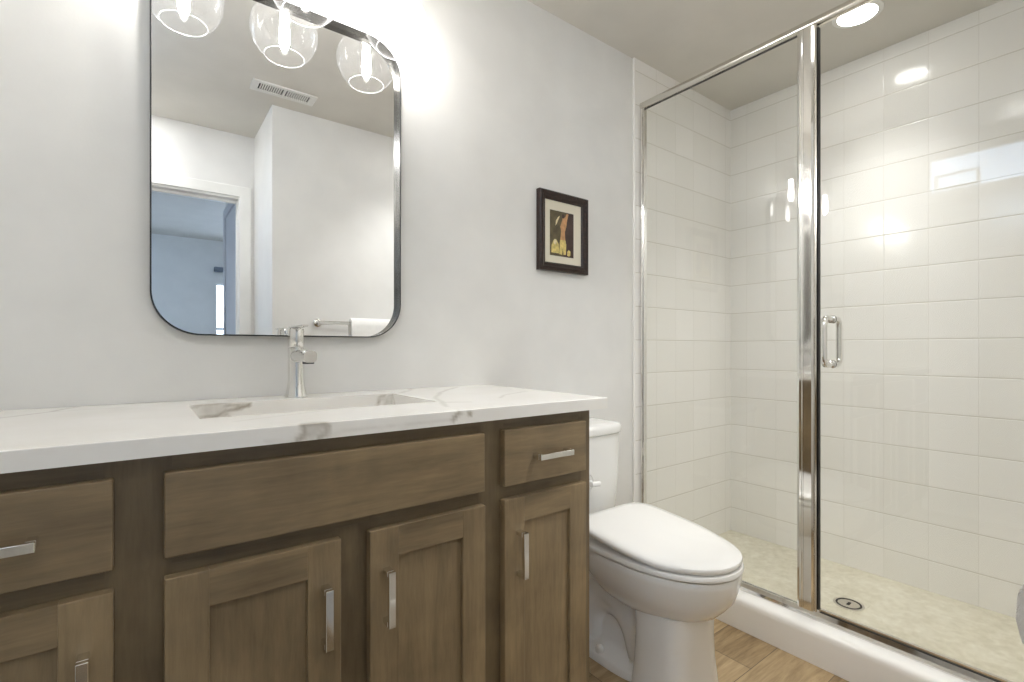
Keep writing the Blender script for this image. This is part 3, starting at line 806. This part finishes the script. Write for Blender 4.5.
# rear body between column and wall, with foot flange
def rear(hx, yf, yb, z, p=4): return sup(TX, yf, yb, (yf+yb)/2, hx, z, p, 64)
rings(bm, [rear(.112, -.50, -.10, .0005), rear(.112, -.50, -.10, .022), rear(.106, -.50, -.105, .03), rear(.070, -.50, -.13, .036), rear(.055, -.50, -.14, .06), rear(.052, -.50, -.14, .20), rear(.075, -.50, -.10, .29), rear(.105, -.48, -.06, .35), rear(.112, -.46, -.045, .385), rear(.112, -.44, -.045, .4015), rear(.105, -.43, -.05, .408)])
ped = obj('pedestal', bm, M['porcelain'], to); autosmooth(ped, 50)
bm = bmesh.new()
path = smoothpath([(TX, -.47, .06), (TX, -.44, .15), (TX, -.38, .205), (TX, -.30, .205), (TX, -.245, .15), (TX, -.235, .07), (TX, -.235, .005)], 3)
tube(bm, path, [.082]*len(path), 28)
path = smoothpath([(TX, -.44, .30), (TX, -.34, .27), (TX, -.24, .30), (TX, -.16, .34)], 2)
tube(bm, path, [.078]*len(path), 28)
autosmooth(obj('trapway', bm, M['porcelain'], to), 60)
for s in (-1, 1):
    autosmooth(obj('bolt_cap', lathe(bmesh.new(), TX+s*.095, -.325, [(.0001, .028), (.014, .028), (.0145, .038), (.012, .048), (.007, .053), (.001, .0545)], 28), M['seat'], to))
bm = bmesh.new()
def tk(hx, yf, z, p=4.5): return sup(TX, yf, -.018, -.10, hx, z, p, 72, 9)
rings(bm, [tk(.140, -.185, .4085), tk(.162, -.196, .418), tk(.168, -.200, .440), tk(.172, -.205, .52), tk(.176, -.210, .62), tk(.178, -.212, .724)])
autosmooth(obj('tank', bm, M['porcelain'], to), 50)
bm = bmesh.new()
rings(bm, [tk(.177, -.212, .7245), tk(.183, -.219, .7285), tk(.185, -.221, .734), tk(.185, -.221, .750), tk(.182, -.218, .758), tk(.173, -.209, .763), tk(.14, -.17, .7655), tk(.03, -.11, .766)])
autosmooth(obj('tank_lid', bm, M['porcelain'], to), 50)
bm = bmesh.new()
lathe(bm, 1.285, .560, [(.038, -.203), (.038, -.2105), (.036, -.2125), (.031, -.2125), (.031, -.2105), (.001, -.2105)], 36, axis='y')
fd = obj('flush_boss', bm, M['porcelain'], to); autosmooth(fd)
bm = bmesh.new(); tube(bm, [(1.300, -.2105, .560), (1.300, -.226, .560)], .010)
tube(bm, smoothpath([(1.285, -.230, .560), (1.312, -.232, .5585), (1.326, -.232, .557)], 2), .009)
autosmooth(obj('flush_lever', bm, M['seat'], fd))

# ---------------------------------------------------------------- towel bar, towel
tb = thing('towel_bar', 'chrome towel bar on the wall opposite the mirror', 'towel bar', (1.09, YF, 1.20))
bm = bmesh.new(); box(bm, .785, 1.40, -1.4155, -1.4035, 1.186, 1.207, .003); obj('bar', bm, M['chrome'], tb)
for x in (.80, 1.385):
    bm = lathe(bmesh.new(), x, 1.199, [(.024, YF+.0005), (.024, YF+.006), (.020, YF+.010), (.011, YF+.012), (.011, -1.419)], 28, axis='y'); autosmooth(obj('bracket', bm, M['chrome'], tb))
bm = bmesh.new(); xs_ = lin(.965, 1.36, .012)
def tow(x):
    f_ = .004*math.sin(x*42+.6); e = .0
    P = []
    outer = [(-1.452, .70), (-1.450, .85), (-1.447, 1.05), (-1.444, 1.185), (-1.436, 1.214), (-1.409, 1.230), (-1.382, 1.214), (-1.374, 1.18), (-1.368, 1.0), (-1.366, .85), (-1.357, .76), (-1.342, .71), (-1.340, .675), (-1.346, .645), (-1.360, .632)]
    inner = [(-1.372, .66), (-1.385, .76), (-1.392, .9), (-1.397, 1.05), (-1.399, 1.17), (-1.401, 1.210), (-1.409, 1.2125), (-1.418, 1.210), (-1.421, 1.17), (-1.423, 1.05), (-1.425, .85), (-1.428, .70)]
    for y, z in outer+inner:
        k = max(0, (1.15-z)/.5); fo = f_*k if y > -1.43 else f_*k*.3
        P.append((x, y+fo, z))
    return P
rings(bm, [tow(x) for x in xs_])
tow_o = obj('towel', bm, M['towel']); autosmooth(tow_o, 60)
tag(tow_o, 'white towel folded over the towel bar opposite the mirror', 'towel')

# ---------------------------------------------------------------- ceiling vent
vx0, vx1, vy0, vy1 = .430, .737, -1.355, -1.242
cv_ = thing('ceiling_vent', 'white rectangular air vent grille in the ceiling, seen in the mirror', 'vent', ((vx0+vx1)/2, (vy0+vy1)/2, CZ))
bm = bmesh.new(); b_ = .02
for a in ((vx0, vx1, vy0, vy0+b_), (vx0, vx1, vy1-b_, vy1), (vx0, vx0+b_+.012, vy0+b_, vy1-b_), (vx1-b_-.012, vx1, vy0+b_, vy1-b_), ((vx0+vx1)/2-.006, (vx0+vx1)/2+.006, vy0+b_, vy1-b_)):
    box(bm, a[0], a[1], a[2], a[3], CZ-.008, CZ-.0003, .001, 1)
obj('frame', bm, M['vent'], cv_)
obj('backing', B(vx0+b_, vx1-b_, vy0+b_, vy1-b_, CZ-.0015, CZ-.0002), M['dark'], cv_)
bm = bmesh.new()
n = 11
for h0, h1 in ((vx0+.032, (vx0+vx1)/2-.006), ((vx0+vx1)/2+.006, vx1-.032)):
    for k in range(1, n):
        x = h0+(h1-h0)*k/n; box(bm, x-.0028, x+.0028, vy0+b_, vy1-b_, CZ-.007, CZ-.0016)
obj('louvre', bm, M['vent'], cv_)
